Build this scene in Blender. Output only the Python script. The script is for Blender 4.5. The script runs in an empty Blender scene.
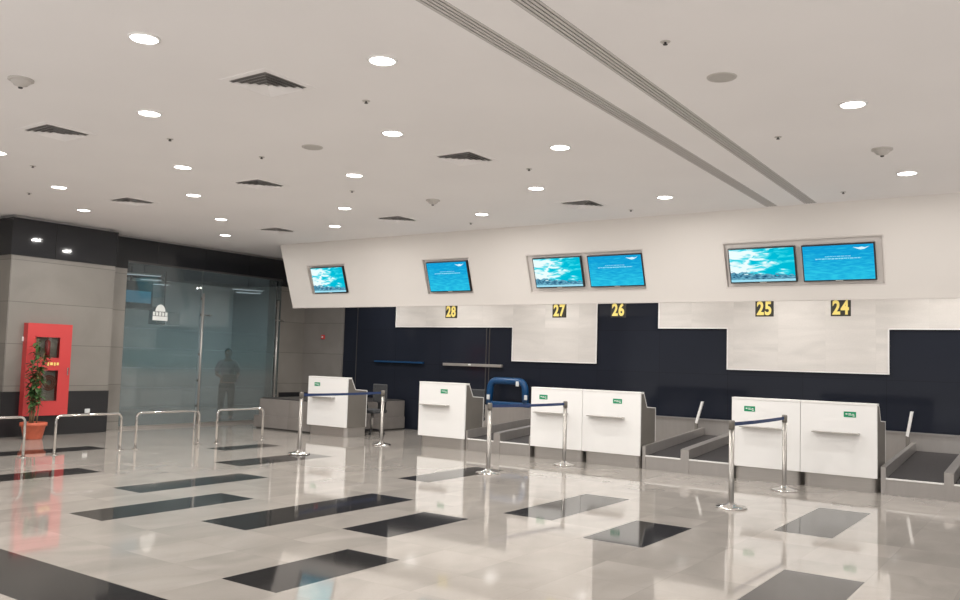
import bpy, bmesh, math, random
from mathutils import Vector, Matrix

S = bpy.context.scene
COL = S.collection
PI = math.pi
random.seed(7)

# ------------------------------------------------------------------ camera
YAW, PITCH, ROLL, FPX = math.radians(35.1086), math.radians(4.0472), math.radians(1.724), 854.45
F = Vector((-math.sin(YAW)*math.cos(PITCH), math.cos(YAW)*math.cos(PITCH), math.sin(PITCH)))
R0 = Vector((math.cos(YAW), math.sin(YAW), 0)); U0 = R0.cross(F)
RX = math.cos(ROLL)*R0 + math.sin(ROLL)*U0
UX = -math.sin(ROLL)*R0 + math.cos(ROLL)*U0
cd = bpy.data.cameras.new('camera'); cam = bpy.data.objects.new('camera', cd); COL.objects.link(cam)
cd.sensor_width = 36; cd.lens = 36*FPX/960; cd.clip_end = 200
M = Matrix((RX, UX, -F)).transposed().to_4x4(); M.translation = Vector((0, 0, 1.6)); cam.matrix_world = M
S.camera = cam

# ------------------------------------------------------------------ light and exposure
S.view_settings.view_transform = 'Standard'; S.view_settings.look = 'None'
S.view_settings.gamma = 1; S.view_settings.use_curve_mapping = False
S.view_settings.exposure = 0.0
OFFICE_FILL_W = 75.0
WORLD_LOW, WORLD_UP = 1.5, 0.20
W = bpy.data.worlds.new('world'); S.world = W; W.use_nodes = True
bg = W.node_tree.nodes['Background']; bg.inputs[0].default_value = (1.0, 0.965, 0.94, 1); bg.inputs[1].default_value = 1.0
# added uplight for the ceiling, standing in for the hall: brighter below the horizon
_N = W.node_tree.nodes; _g = _N.new('ShaderNodeNewGeometry'); _s = _N.new('ShaderNodeSeparateXYZ'); _r = _N.new('ShaderNodeMapRange')
_r.inputs[1].default_value = -.12; _r.inputs[2].default_value = .10; _r.inputs[3].default_value = WORLD_LOW; _r.inputs[4].default_value = WORLD_UP
W.node_tree.links.new(_g.outputs['Incoming'], _s.inputs[0])
_m = _N.new('ShaderNodeMath'); _m.operation = 'MULTIPLY'; _m.inputs[1].default_value = -1; W.node_tree.links.new(_s.outputs[2], _m.inputs[0])
W.node_tree.links.new(_m.outputs[0], _r.inputs[0]); W.node_tree.links.new(_r.outputs[0], bg.inputs[1])
LAMP_W = 30.0          # each ceiling downlight
STAFF_W = 27.0         # lamps over the staff side, behind the fascia

def lamp(x, y, z, w, r=.09, color=(1.0, .965, .925), parent=None):
    ld = bpy.data.lights.new('lamp', 'AREA'); ld.shape = 'DISK'; ld.size = 2*r; ld.energy = w; ld.color = color
    o = bpy.data.objects.new('lamp', ld); COL.objects.link(o); o.location = (x, y, z)
    if parent: o.parent = parent
    return o
# lamps of the hall that hang outside the frame
for x, y in [(-1.6, 4.8), (-1.6, 1.8), (-4.6, 1.8), (-7.7, 1.8), (1.5, 1.8), (1.5, 4.9), (1.5, 8.0), (1.5, 11.0), (-10.8, 1.9), (-13.9, 4.9)]:
    lamp(x, y, 3.93, LAMP_W)
for x in (-13.2, -10.9, -8.6, -6.3, -4.0, -1.7, .6):
    lamp(x, 13.9, 3.25, STAFF_W)

# ------------------------------------------------------------------ materials
MATS = {}
def mat(name, color, rough=.5, metal=0, spec=.5, noise=0, nscale=8, coat=0, ior=None, bump=0, stretch=None):
    m = bpy.data.materials.new(name); m.use_nodes = True; nt = m.node_tree; b = nt.nodes['Principled BSDF']
    b.inputs['Base Color'].default_value = (*color, 1); b.inputs['Roughness'].default_value = rough
    b.inputs['Metallic'].default_value = metal; b.inputs['Specular IOR Level'].default_value = spec
    b.inputs['Coat Weight'].default_value = coat; b.inputs['Coat Roughness'].default_value = .05
    if ior: b.inputs['IOR'].default_value = ior
    if noise:
        tc = nt.nodes.new('ShaderNodeTexCoord'); n = nt.nodes.new('ShaderNodeTexNoise'); n.inputs['Scale'].default_value = nscale
        n.inputs['Detail'].default_value = 5; src = tc.outputs['Object']
        if stretch:
            mp = nt.nodes.new('ShaderNodeMapping'); mp.inputs['Scale'].default_value = stretch
            nt.links.new(src, mp.inputs[0]); src = mp.outputs[0]
        nt.links.new(src, n.inputs['Vector'])
        r = nt.nodes.new('ShaderNodeValToRGB')
        r.color_ramp.elements[0].position = .3; r.color_ramp.elements[1].position = .7
        r.color_ramp.elements[0].color = (*[c*(1-noise) for c in color], 1)
        r.color_ramp.elements[1].color = (*[min(1, c*(1+noise)) for c in color], 1)
        nt.links.new(n.outputs[0], r.inputs[0]); nt.links.new(r.outputs[0], b.inputs['Base Color'])
        if bump:
            bp = nt.nodes.new('ShaderNodeBump'); bp.inputs['Strength'].default_value = bump
            nt.links.new(n.outputs[0], bp.inputs['Height']); nt.links.new(bp.outputs[0], b.inputs['Normal'])
    MATS[name] = m; return m
def emis(name, color, k):
    m = bpy.data.materials.new(name); m.use_nodes = True; nt = m.node_tree; nt.nodes.clear()
    e = nt.nodes.new('ShaderNodeEmission'); e.inputs[0].default_value = (*color, 1); e.inputs[1].default_value = k
    o = nt.nodes.new('ShaderNodeOutputMaterial'); nt.links.new(e.outputs[0], o.inputs[0]); MATS[name] = m; return m
def tiled(name, color, joint, tile, plane='XY', rough=.1, var=.06, vein=.12, nscale=1.2, stretch=(1, 1, 1), origin=(0, 0, 0), spec=.5, jw=.004, ior=1.5, tint=None):
    """polished stone in slabs: joints on a regular grid, one tone per slab, cloudy veins"""
    m = bpy.data.materials.new(name); m.use_nodes = True; nt = m.node_tree; L = nt.links; N = nt.nodes.new
    b = nt.nodes['Principled BSDF']; b.inputs['Roughness'].default_value = rough
    b.inputs['Specular IOR Level'].default_value = spec; b.inputs['IOR'].default_value = ior
    g = N('ShaderNodeNewGeometry'); sp = N('ShaderNodeSeparateXYZ'); L.new(g.outputs['Position'], sp.inputs[0])
    def mth(op, a, bb=None):
        n = N('ShaderNodeMath'); n.operation = op
        for i, v in enumerate((a, bb)):
            if v is None: continue
            if isinstance(v, (int, float)): n.inputs[i].default_value = v
            else: L.new(v, n.inputs[i])
        return n.outputs[0]
    axes = {'X': 0, 'Y': 1, 'Z': 2}; ids = []; joints = []
    for k, ax in enumerate(plane):
        u = mth('DIVIDE', mth('SUBTRACT', sp.outputs[axes[ax]], origin[axes[ax]]), tile[k])
        ids.append(mth('FLOOR', u)); fr = mth('FRACT', u); d = mth('MINIMUM', fr, mth('SUBTRACT', 1.0, fr))
        joints.append(mth('LESS_THAN', d, jw/tile[k]))
    jm = mth('MAXIMUM', joints[0], joints[1])
    cb = N('ShaderNodeCombineXYZ'); L.new(ids[0], cb.inputs[0]); L.new(ids[1], cb.inputs[1])
    wn = N('ShaderNodeTexWhiteNoise'); L.new(cb.outputs[0], wn.inputs['Vector'])
    mp = N('ShaderNodeMapping'); mp.inputs['Scale'].default_value = stretch; L.new(g.outputs['Position'], mp.inputs[0])
    off = N('ShaderNodeVectorMath'); off.operation = 'MULTIPLY_ADD'; off.inputs[1].default_value = (7, 7, 7)
    L.new(wn.outputs['Color'], off.inputs[0]); L.new(mp.outputs[0], off.inputs[2])
    n1 = N('ShaderNodeTexNoise'); n1.inputs['Scale'].default_value = nscale; n1.inputs['Detail'].default_value = 8; n1.inputs['Distortion'].default_value = .8
    L.new(off.outputs[0], n1.inputs['Vector'])
    n2 = N('ShaderNodeTexNoise'); n2.inputs['Scale'].default_value = 60; n2.inputs['Detail'].default_value = 3; L.new(g.outputs['Position'], n2.inputs['Vector'])
    v = mth('ADD', mth('MULTIPLY', mth('SUBTRACT', n1.outputs[0], .5), vein*4), mth('MULTIPLY', mth('SUBTRACT', wn.outputs['Value'], .5), var*2))
    v = mth('ADD', v, mth('MULTIPLY', mth('SUBTRACT', n2.outputs[0], .5), .12)); v = mth('ADD', v, 1.0)
    base = N('ShaderNodeMix'); base.data_type = 'RGBA'; base.inputs[6].default_value = (*color, 1); base.inputs[7].default_value = (*(tint or color), 1)
    L.new(n1.outputs[0], base.inputs[0])
    vm = N('ShaderNodeVectorMath'); vm.operation = 'SCALE'; L.new(base.outputs[2], vm.inputs[0]); L.new(v, vm.inputs['Scale'])
    mx = N('ShaderNodeMix'); mx.data_type = 'RGBA'; L.new(jm, mx.inputs[0]); L.new(vm.outputs[0], mx.inputs[6]); mx.inputs[7].default_value = (*joint, 1)
    L.new(mx.outputs[2], b.inputs['Base Color']); MATS[name] = m; return m

GX, GY = .6081, .5917
tiled('floor_stone', (.40, .37, .335), (.35, .32, .29), (GX, GY), 'XY', rough=.05, var=.05, vein=.17, nscale=1.6, stretch=(1, .55, 1), origin=(-1.37, 3.5, 0), spec=.75, jw=.002, ior=1.6)
tiled('floor_black', (.030, .029, .029), (.04, .04, .04), (GX, GY), 'XY', rough=.06, var=.1, vein=.05, origin=(-1.37, 3.5, 0), spec=.5)
tiled('grey_stone', (.245, .228, .205), (.15, .14, .125), (2.0, .75), 'YZ', rough=.35, var=.08, vein=.12, origin=(0, 7.56, .90), jw=.006, nscale=1.0)
tiled('grey_stone_front', (.23, .215, .20), (.14, .13, .12), (1.7, .75), 'XZ', rough=.35, var=.08, vein=.12, origin=(-16.3, 0, .90), jw=.006)
tiled('clad_stone', (.24, .22, .205), (.16, .15, .14), (.9, .66), 'XZ', rough=.3, var=.12, vein=.15, origin=(-14.55, 0, 0), jw=.004)
tiled('marble', (.79, .755, .71), (.70, .665, .62), (.78, .70), 'XZ', rough=.18, var=.02, vein=.15, nscale=1.5, stretch=(.5, 1, 2.5), origin=(-9.73, 0, 1.6), jw=.002, tint=(.68, .645, .615))
tiled('black_wall', (.017, .020, .030), (.010, .011, .016), (1.30, .78), 'XZ', rough=.09, var=.04, vein=.03, origin=(-10.36, 0, .7), jw=.003, spec=.2)
tiled('black_fascia', (.022, .023, .026), (.01, .01, .011), (1.22, 3), 'YZ', rough=.05, var=.1, vein=.03, origin=(0, 9.55-1.22*2, 1.5), jw=.004, spec=.45)
mat('ceiling_paint', (.85, .825, .82), .85, noise=.02, nscale=.6)
mat('soffit_paint', (.73, .695, .66), .55, noise=.015, nscale=.8)
mat('recess_grey', (.66, .62, .59), .5)
mat('trim_grey', (.5, .46, .44), .35, metal=.3)
mat('white_laminate', (.89, .885, .87), .28, noise=.015, nscale=2, coat=.2)
mat('white_edge', (.85, .84, .82), .3)
mat('steel', (.50, .475, .45), .36, metal=.75, noise=.04, nscale=3, stretch=(1, 1, 14))
mat('steel_brushed', (.47, .445, .425), .30, metal=.6, noise=.03, nscale=2, stretch=(8, 8, 1))
mat('pole_steel', (.40, .38, .355), .33, metal=.9)
mat('chrome', (.72, .70, .68), .12, metal=1)
mat('side_grey', (.20, .185, .165), .42, metal=.25, noise=.06, nscale=3)
mat('dark_housing', (.06, .057, .056), .3, noise=.1, nscale=4)
mat('rubber', (.035, .032, .033), .55, noise=.35, nscale=40)
mat('black_plastic', (.02, .02, .022), .35)
mat('tape_blue', (.012, .035, .12), .55, noise=.2, nscale=60)
mat('pad_blue', (.005, .06, .17), .32, noise=.15, nscale=25)
mat('blue_bar', (.01, .05, .13), .25)
mat('green_label', (.0, .28, .12), .4)
mat('white_print', (.85, .87, .85), .5)
mat('sign_black', (.02, .018, .01), .4)
mat('sign_yellow', (.95, .78, .22), .45)
mat('red_paint', (.60, .055, .055), .4, coat=.2)
mat('cabinet_inside', (.50, .40, .36), .6)
mat('hose', (.50, .17, .13), .7, noise=.2, nscale=50)
mat('terracotta', (.60, .14, .075), .6, noise=.1, nscale=12)
mat('soil', (.05, .03, .02), .95, noise=.4, nscale=40, bump=.4)
mat('bark', (.25, .17, .09), .8, noise=.25, nscale=30)
mat('leaf_green', (.06, .13, .04), .5, noise=.45, nscale=9)
mat('grille_dark', (.05, .047, .045), .7)
mat('slat_white', (.56, .53, .51), .6)
mat('opening_shade_grey', (.26, .245, .235), .7)
mat('blade_grey', (.42, .39, .37), .5)
mat('skin', (.42, .24, .17), .5)
mat('shirt', (.52, .38, .42), .8, noise=.08, nscale=10)
mat('trousers', (.03, .036, .045), .8, noise=.1, nscale=14)
mat('hair_dark', (.02, .015, .012), .7, noise=.3, nscale=60)
mat('shoe_black', (.015, .015, .015), .4)
mat('eye_white', (.7, .7, .7), .3)
mat('lip', (.35, .13, .11), .5)
mat('folder_dark', (.03, .03, .035), .5)
mat('office_wall', (.42, .44, .44), .8, noise=.05, nscale=1)
mat('office_dark', (.05, .055, .065), .6)
mat('office_white', (.7, .72, .72), .5)
mat('chair_fabric', (.06, .062, .066), .8, noise=.2, nscale=40)
mat('sensor_plastic', (.50, .47, .44), .5)
mat('speaker_mesh', (.48, .455, .43), .7, noise=.1, nscale=300)
emis('lamp_glow', (1, .97, .92), 14.0)
emis('reflection_glow', (.85, .95, 1.0), .8)
emis('led_red', (1, .12, .1), 1.2)
emis('office_screen', (.05, .2, .3), .8)
emis('screen_white', (.75, .95, 1.0), 1.0)
emis('screen_pale', (.35, .80, .95), .95)

def screen_view(name):
    """a cloudy sky over an airport skyline, as a lit display"""
    m = bpy.data.materials.new(name); m.use_nodes = True; nt = m.node_tree; nt.nodes.clear(); N = nt.nodes.new; L = nt.links
    tc = N('ShaderNodeTexCoord'); mp = N('ShaderNodeMapping'); mp.inputs['Scale'].default_value = (2.2, 1, 5.0); mp.inputs['Rotation'].default_value = (0, -.3, 0)
    L.new(tc.outputs['Generated'], mp.inputs[0])
    n = N('ShaderNodeTexNoise'); n.inputs['Scale'].default_value = 1.6; n.inputs['Detail'].default_value = 5; n.inputs['Distortion'].default_value = .6; L.new(mp.outputs[0], n.inputs['Vector'])
    sp = N('ShaderNodeSeparateXYZ'); L.new(tc.outputs['Generated'], sp.inputs[0])
    def mth(op, a, b=None, c=None):
        q = N('ShaderNodeMath'); q.operation = op
        for i, v in enumerate((a, b, c)):
            if v is None: continue
            if isinstance(v, (int, float)): q.inputs[i].default_value = v
            else: L.new(v, q.inputs[i])
        return q.outputs[0]
    # whiter towards the upper left and the lower edge of the sky
    k = mth('ADD', n.outputs[0], mth('MULTIPLY', mth('SUBTRACT', .45, sp.outputs[0]), .28))
    r = N('ShaderNodeValToRGB'); e = r.color_ramp.elements
    e[0].position = .38; e[0].color = (.0, .50, .68, 1); e[1].position = .56; e[1].color = (.85, 1, 1, 1)
    q = e.new(.46); q.color = (.04, .72, .84, 1)
    L.new(k, r.inputs[0])
    n2 = N('ShaderNodeTexNoise'); n2.inputs['Scale'].default_value = 14; n2.inputs['Detail'].default_value = 4; L.new(tc.outputs['Generated'], n2.inputs['Vector'])
    r2 = N('ShaderNodeValToRGB'); e = r2.color_ramp.elements; e[0].position = .4; e[0].color = (.01, .09, .19, 1); e[1].position = .62; e[1].color = (.16, .45, .60, 1); L.new(n2.outputs[0], r2.inputs[0])
    hgt = mth('ADD', .17, mth('MULTIPLY', mth('SUBTRACT', 1.0, sp.outputs[0]), .14)); hgt = mth('ADD', hgt, mth('MULTIPLY', mth('SUBTRACT', n2.outputs[0], .5), .35))
    land = mth('LESS_THAN', sp.outputs[2], hgt)
    mx = N('ShaderNodeMix'); mx.data_type = 'RGBA'; L.new(land, mx.inputs[0]); L.new(r.outputs[0], mx.inputs[6]); L.new(r2.outputs[0], mx.inputs[7])
    low = mth('LESS_THAN', sp.outputs[2], .07)
    mx2 = N('ShaderNodeMix'); mx2.data_type = 'RGBA'; L.new(low, mx2.inputs[0]); L.new(mx.outputs[2], mx2.inputs[6]); mx2.inputs[7].default_value = (.35, .75, .9, 1)
    em = N('ShaderNodeEmission'); em.inputs[1].default_value = 1.0; L.new(mx2.outputs[2], em.inputs[0])
    o = N('ShaderNodeOutputMaterial'); L.new(em.outputs[0], o.inputs[0]); MATS[name] = m
def screen_blue(name):
    m = bpy.data.materials.new(name); m.use_nodes = True; nt = m.node_tree; nt.nodes.clear(); N = nt.nodes.new; L = nt.links
    tc = N('ShaderNodeTexCoord'); mp = N('ShaderNodeMapping'); mp.inputs['Scale'].default_value = (4, 1, 14); L.new(tc.outputs['Generated'], mp.inputs[0])
    n = N('ShaderNodeTexNoise'); n.inputs['Scale'].default_value = 2; n.inputs['Detail'].default_value = 4; L.new(mp.outputs[0], n.inputs['Vector'])
    sp = N('ShaderNodeSeparateXYZ'); L.new(tc.outputs['Generated'], sp.inputs[0])
    a = N('ShaderNodeMath'); a.operation = 'MULTIPLY_ADD'; a.inputs[1].default_value = -.35; L.new(sp.outputs[2], a.inputs[0]); L.new(n.outputs[0], a.inputs[2])
    r = N('ShaderNodeValToRGB'); e = r.color_ramp.elements; e[0].position = .15; e[0].color = (.005, .34, .68, 1); e[1].position = .62; e[1].color = (.03, .60, .82, 1)
    L.new(a.outputs[0], r.inputs[0]); em = N('ShaderNodeEmission'); em.inputs[1].default_value = 1.0; L.new(r.outputs[0], em.inputs[0])
    o = N('ShaderNodeOutputMaterial'); L.new(em.outputs[0], o.inputs[0]); MATS[name] = m
screen_view('screen_view'); screen_blue('screen_blue')

def glass_film(name):
    """clear glass that carries a frosted film, teal above and paler below, with thin clear stripes"""
    m = bpy.data.materials.new(name); m.use_nodes = True; nt = m.node_tree; nt.nodes.clear(); N = nt.nodes.new; L = nt.links
    g = N('ShaderNodeNewGeometry'); sp = N('ShaderNodeSeparateXYZ'); L.new(g.outputs['Position'], sp.inputs[0])
    mr = N('ShaderNodeMapRange'); mr.inputs[1].default_value = 0; mr.inputs[2].default_value = 3.45; L.new(sp.outputs[2], mr.inputs[0])
    den = N('ShaderNodeValToRGB'); e = den.color_ramp.elements      # how dense the film is
    e[0].position = 0; e[0].color = (.36,)*3+(1,); e[1].position = .90; e[1].color = (.16,)*3+(1,)
    for p_, v_ in ((.30, .31), (.55, .24), (.66, .22), (.74, .20)): q = e.new(p_); q.color = (v_,)*3+(1,)
    L.new(mr.outputs[0], den.inputs[0])
    colr = N('ShaderNodeValToRGB'); e = colr.color_ramp.elements
    e[0].position = .0; e[0].color = (.44, .46, .44, 1); e[1].position = .9; e[1].color = (.30, .34, .35, 1)
    for p_, c_ in ((.30, (.46, .48, .45)), (.40, (.27, .42, .42)), (.62, (.24, .36, .38))): q = e.new(p_); q.color = (*c_, 1)
    L.new(mr.outputs[0], colr.inputs[0])
    # thin horizontal lines of the film's pattern
    fr = N('ShaderNodeMath'); fr.operation = 'MODULO'; fr.inputs[1].default_value = .41; L.new(sp.outputs[2], fr.inputs[0])
    ln = N('ShaderNodeMath'); ln.operation = 'LESS_THAN'; ln.inputs[1].default_value = .018; L.new(fr.outputs[0], ln.inputs[0])
    lo = N('ShaderNodeMath'); lo.operation = 'LESS_THAN'; lo.inputs[1].default_value = 2.3; L.new(sp.outputs[2], lo.inputs[0])
    lm = N('ShaderNodeMath'); lm.operation = 'MULTIPLY'; L.new(ln.outputs[0], lm.inputs[0]); L.new(lo.outputs[0], lm.inputs[1])
    keep = N('ShaderNodeMath'); keep.operation = 'MULTIPLY_ADD'; keep.inputs[1].default_value = -.45; keep.inputs[2].default_value = 1; L.new(lm.outputs[0], keep.inputs[0])
    dens = N('ShaderNodeMath'); dens.operation = 'MULTIPLY'; L.new(den.outputs[0], dens.inputs[0]); L.new(keep.outputs[0], dens.inputs[1])
    df = N('ShaderNodeBsdfDiffuse'); L.new(colr.outputs[0], df.inputs[0])
    tl = N('ShaderNodeBsdfTranslucent'); L.new(colr.outputs[0], tl.inputs[0])
    fm = N('ShaderNodeMixShader'); fm.inputs[0].default_value = .35; L.new(df.outputs[0], fm.inputs[1]); L.new(tl.outputs[0], fm.inputs[2])
    rf = N('ShaderNodeBsdfRefraction'); rf.inputs['IOR'].default_value = 1.04; rf.inputs['Color'].default_value = (.87, .915, .92, 1)
    rr = N('ShaderNodeMath'); rr.operation = 'MULTIPLY'; rr.inputs[1].default_value = .42; L.new(den.outputs[0], rr.inputs[0]); L.new(rr.outputs[0], rf.inputs['Roughness'])
    mx = N('ShaderNodeMixShader'); L.new(dens.outputs[0], mx.inputs[0]); L.new(rf.outputs[0], mx.inputs[1]); L.new(fm.outputs[0], mx.inputs[2])
    gl = N('ShaderNodeBsdfGlossy'); gl.inputs['Roughness'].default_value = .03; fz = N('ShaderNodeFresnel'); fz.inputs[0].default_value = 1.5
    m2 = N('ShaderNodeMixShader'); L.new(fz.outputs[0], m2.inputs[0]); L.new(mx.outputs[0], m2.inputs[1]); L.new(gl.outputs[0], m2.inputs[2])
    o = N('ShaderNodeOutputMaterial'); L.new(m2.outputs[0], o.inputs[0]); MATS[name] = m
glass_film('film_glass')
def clear_glass(name, tint):
    m = bpy.data.materials.new(name); m.use_nodes = True; nt = m.node_tree; nt.nodes.clear(); N = nt.nodes.new; L = nt.links
    t = N('ShaderNodeBsdfTransparent'); t.inputs[0].default_value = (*tint, 1); gl = N('ShaderNodeBsdfGlossy'); gl.inputs['Roughness'].default_value = .03
    fz = N('ShaderNodeFresnel'); fz.inputs[0].default_value = 1.5; mx = N('ShaderNodeMixShader'); L.new(fz.outputs[0], mx.inputs[0]); L.new(t.outputs[0], mx.inputs[1]); L.new(gl.outputs[0], mx.inputs[2])
    o = N('ShaderNodeOutputMaterial'); L.new(mx.outputs[0], o.inputs[0]); MATS[name] = m
clear_glass('clear_glass', (.8, .85, .83))

# ------------------------------------------------------------------ mesh helpers
class MB:
    def __init__(s): s.bm = bmesh.new()
    def face(s, pts, mi=0):
        f = s.bm.faces.new([s.bm.verts.new(p) for p in pts]); f.material_index = mi; return s
    def box(s, x0, x1, y0, y1, z0, z1, bev=0, mi=0, seg=2):
        b = bmesh.new(); bmesh.ops.create_cube(b, size=1)
        for v in b.verts: v.co = Vector(((x0+x1)/2+v.co.x*(x1-x0), (y0+y1)/2+v.co.y*(y1-y0), (z0+z1)/2+v.co.z*(z1-z0)))
        if bev: bmesh.ops.bevel(b, geom=b.edges[:], offset=bev, segments=seg, profile=.5, affect='EDGES')
        s.add(b, mi); return s
    def add(s, b, mi=0):
        vs = [s.bm.verts.new(v.co) for v in b.verts]; b.verts.index_update()
        for f in b.faces:
            try:
                g = s.bm.faces.new([vs[v.index] for v in f.verts]); g.material_index = mi; g.smooth = f.smooth
            except ValueError: pass
        b.free()
    def prism(s, poly, axis, a, b, mi=0):
        """extrude a 2-D polygon along axis; poly in the two other axes, in order"""
        def P(p, t):
            return {'X': (t, p[0], p[1]), 'Y': (p[0], t, p[1]), 'Z': (p[0], p[1], t)}[axis]
        A = [s.bm.verts.new(P(p, a)) for p in poly]; B = [s.bm.verts.new(P(p, b)) for p in poly]; n = len(poly)
        fs = [s.bm.faces.new(A[::-1]), s.bm.faces.new(B)] + [s.bm.faces.new((A[i], A[(i+1) % n], B[(i+1) % n], B[i])) for i in range(n)]
        for f in fs: f.material_index = mi
        return s
    def tube(s, pts, r, n=12, caps=True, mi=0, radii=None):
        pts = [Vector(p) for p in pts]; rings = []; up = None
        for i, p in enumerate(pts):
            d = ((pts[i+1]-p) if i == 0 else (p-pts[i-1]) if i == len(pts)-1 else (pts[i+1]-p).normalized()+(p-pts[i-1]).normalized()).normalized()
            if up is None: up = Vector((0, 0, 1)) if abs(d.z) < .9 else Vector((1, 0, 0))
            a = d.cross(up).normalized(); b = a.cross(d).normalized(); up = b
            rr = radii[i] if radii else r
            rings.append([s.bm.verts.new(p+rr*(math.cos(2*PI*k/n)*a+math.sin(2*PI*k/n)*b)) for k in range(n)])
        for A, B in zip(rings, rings[1:]):
            for k in range(n):
                f = s.bm.faces.new((A[k], A[(k+1) % n], B[(k+1) % n], B[k])); f.smooth = True; f.material_index = mi
        if caps:
            for q in (rings[0][::-1], rings[-1]): s.bm.faces.new(q).material_index = mi
        return s
    def lathe(s, prof, cx=0, cy=0, n=28, mi=0, smooth=True):
        rings = []
        for r, z in prof:
            rings.append([s.bm.verts.new((cx+max(r, 1e-4)*math.cos(2*PI*k/n), cy+max(r, 1e-4)*math.sin(2*PI*k/n), z)) for k in range(n)])
        for A, B in zip(rings, rings[1:]):
            for k in range(n):
                f = s.bm.faces.new((A[k], A[(k+1) % n], B[(k+1) % n], B[k])); f.smooth = smooth; f.material_index = mi
        return s
    def ball(s, c, r, sc=(1, 1, 1), mi=0):
        b = bmesh.new(); bmesh.ops.create_uvsphere(b, u_segments=14, v_segments=9, radius=r)
        for v in b.verts: v.co = Vector((c[0]+v.co.x*sc[0], c[1]+v.co.y*sc[1], c[2]+v.co.z*sc[2]))
        for f in b.faces: f.smooth = True
        s.add(b, mi); return s
    def done(s, name, m, parent=None, mats=None, xf=None):
        bmesh.ops.recalc_face_normals(s.bm, faces=s.bm.faces[:])
        if xf is not None: bmesh.ops.transform(s.bm, matrix=xf, verts=s.bm.verts[:])
        me = bpy.data.meshes.new(name); s.bm.to_mesh(me); s.bm.free()
        for q in (mats or [m]): me.materials.append(MATS[q])
        o = bpy.data.objects.new(name, me); COL.objects.link(o)
        if parent: o.parent = parent
        return o
def words(label):
    for a, b in (('24', 'twenty four'), ('25', 'twenty five'), ('26', 'twenty six'), ('27', 'twenty seven'), ('28', 'twenty eight')): label = label.replace(a, b)
    return label
def tag(o, label, cat, group=None, kind=None):
    o['label'] = words(label); o['category'] = cat
    if group: o['group'] = group
    if kind: o['kind'] = kind
    return o
def thing(name, label, cat, loc=(0, 0, 0), rz=0, group=None):
    o = bpy.data.objects.new(name, None); COL.objects.link(o); o.location = loc; o.rotation_euler = (0, 0, rz); o.empty_display_size = .2
    return tag(o, label, cat, group)
def struct(name, mb, m, mats=None):
    o = mb.done(name, m, mats=mats); o['kind'] = 'structure'; return o
def dup(root, loc, label, group=None, rz=None):
    r = root.copy(); COL.objects.link(r); r.location = loc; r['label'] = words(label)
    if group: r['group'] = group
    if rz is not None: r.rotation_euler = (0, 0, rz)
    for ch in list(root.children):
        c = ch.copy(); COL.objects.link(c); c.parent = r
        for g in list(ch.children):
            d = g.copy(); COL.objects.link(d); d.parent = c
    return r

# ------------------------------------------------------------------ floor
H = 3.95
strips = [(-5.02, -4.45, 4.10, 5.29), (-6.86, -6.22, 5.31, 7.62), (-8.07, -7.50, 4.69, 6.40), (-5.65, -5.08, 5.96, 7.10), (-9.22, -8.67, 5.86, 7.62),
          (-10.40, -9.78, 8.18, 9.95), (-5.01, -4.42, 7.72, 9.48), (-3.78, -3.18, 7.17, 8.26), (-2.53, -1.97, 8.84, 10.60), (-1.97, -1.37, 5.96, 7.12),
          (-11.04, -10.49, 3.5, 6.40), (-13.40, -12.88, 5.4, 7.95), (-11.98, -11.50, 9.26, 10.40), (-7.48, -6.95, 8.90, 10.60), (-9.0, -3.8, 2.88, 3.49)]
strips = [(a, b, c-.05, d+.045) if b-a < 1 else (a, b, c, d) for a, b, c, d in strips]
xs = sorted({-20.5, 4.5} | {v for s_ in strips for v in s_[:2]}); ys = sorted({-1.0, 16.5} | {v for s_ in strips for v in s_[2:]})
fl = MB()
for i in range(len(xs)-1):
    for j in range(len(ys)-1):
        cx, cy = (xs[i]+xs[i+1])/2, (ys[j]+ys[j+1])/2
        mi = 1 if any(a < cx < b and c < cy < d for a, b, c, d in strips) else 0
        fl.face([(xs[i], ys[j], 0), (xs[i+1], ys[j], 0), (xs[i+1], ys[j+1], 0), (xs[i], ys[j+1], 0)], mi)
struct('floor', fl, None, mats=['floor_stone', 'floor_black'])

# ------------------------------------------------------------------ ceiling (two slots cut out for the long air diffusers)
SLOTS = [(-3.54, -3.375), (-3.00, -2.835)]; SY1 = 12.40; SY0 = 1.0; SLANT = .0190
def sx(x, y): return x-(y-4.2)*SLANT
ce = MB()
def slab(xa, xb, ya, yb): ce.prism([(xa(ya), ya), (xb(ya), ya), (xb(yb), yb), (xa(yb), yb)], 'Z', H, H+.12)
edges = [lambda y: -17.2] + [(lambda y, e=e: sx(e, y)) for ab in SLOTS for e in ab] + [lambda y: 6.0]
for k in (0, 2, 4): slab(edges[k], edges[k+1], -4, 16.5)
for k in (1, 3): slab(edges[k], edges[k+1], -4, SY0); slab(edges[k], edges[k+1], SY1, 16.5)
struct('ceiling', ce, 'ceiling_paint')

# ------------------------------------------------------------------ back wall
YB = 15.1
struct('wall_back', MB().box(-16.4, 6, YB, YB+.2, 0, H), 'black_wall')
mp_ = MB().prism([(-12.95, 2.31), (-9.73, 2.31), (-9.73, 1.605), (-7.77, 1.605), (-7.77, 3.3), (-12.95, 3.3)], 'Y', YB-.03, YB)
struct('wall_panel_marble_west', mp_, 'marble')
mp_ = MB().prism([(-6.47, 2.30), (-5.155, 2.30), (-5.155, 1.57), (-2.52, 1.57), (-2.52, 2.295), (6, 2.295), (6, 3.3), (-6.47, 3.3)], 'Y', YB-.03, YB)
struct('wall_panel_marble_east', mp_, 'marble')
tr = MB()
for a, b, z in ((-12.95, -9.73, 2.31), (-9.73, -7.77, 1.605), (-6.47, -5.155, 2.30), (-5.155, -2.52, 1.57), (-2.52, 6, 2.295)): tr.box(a, b, YB-.037, YB-.03, z, z+.018)
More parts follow.
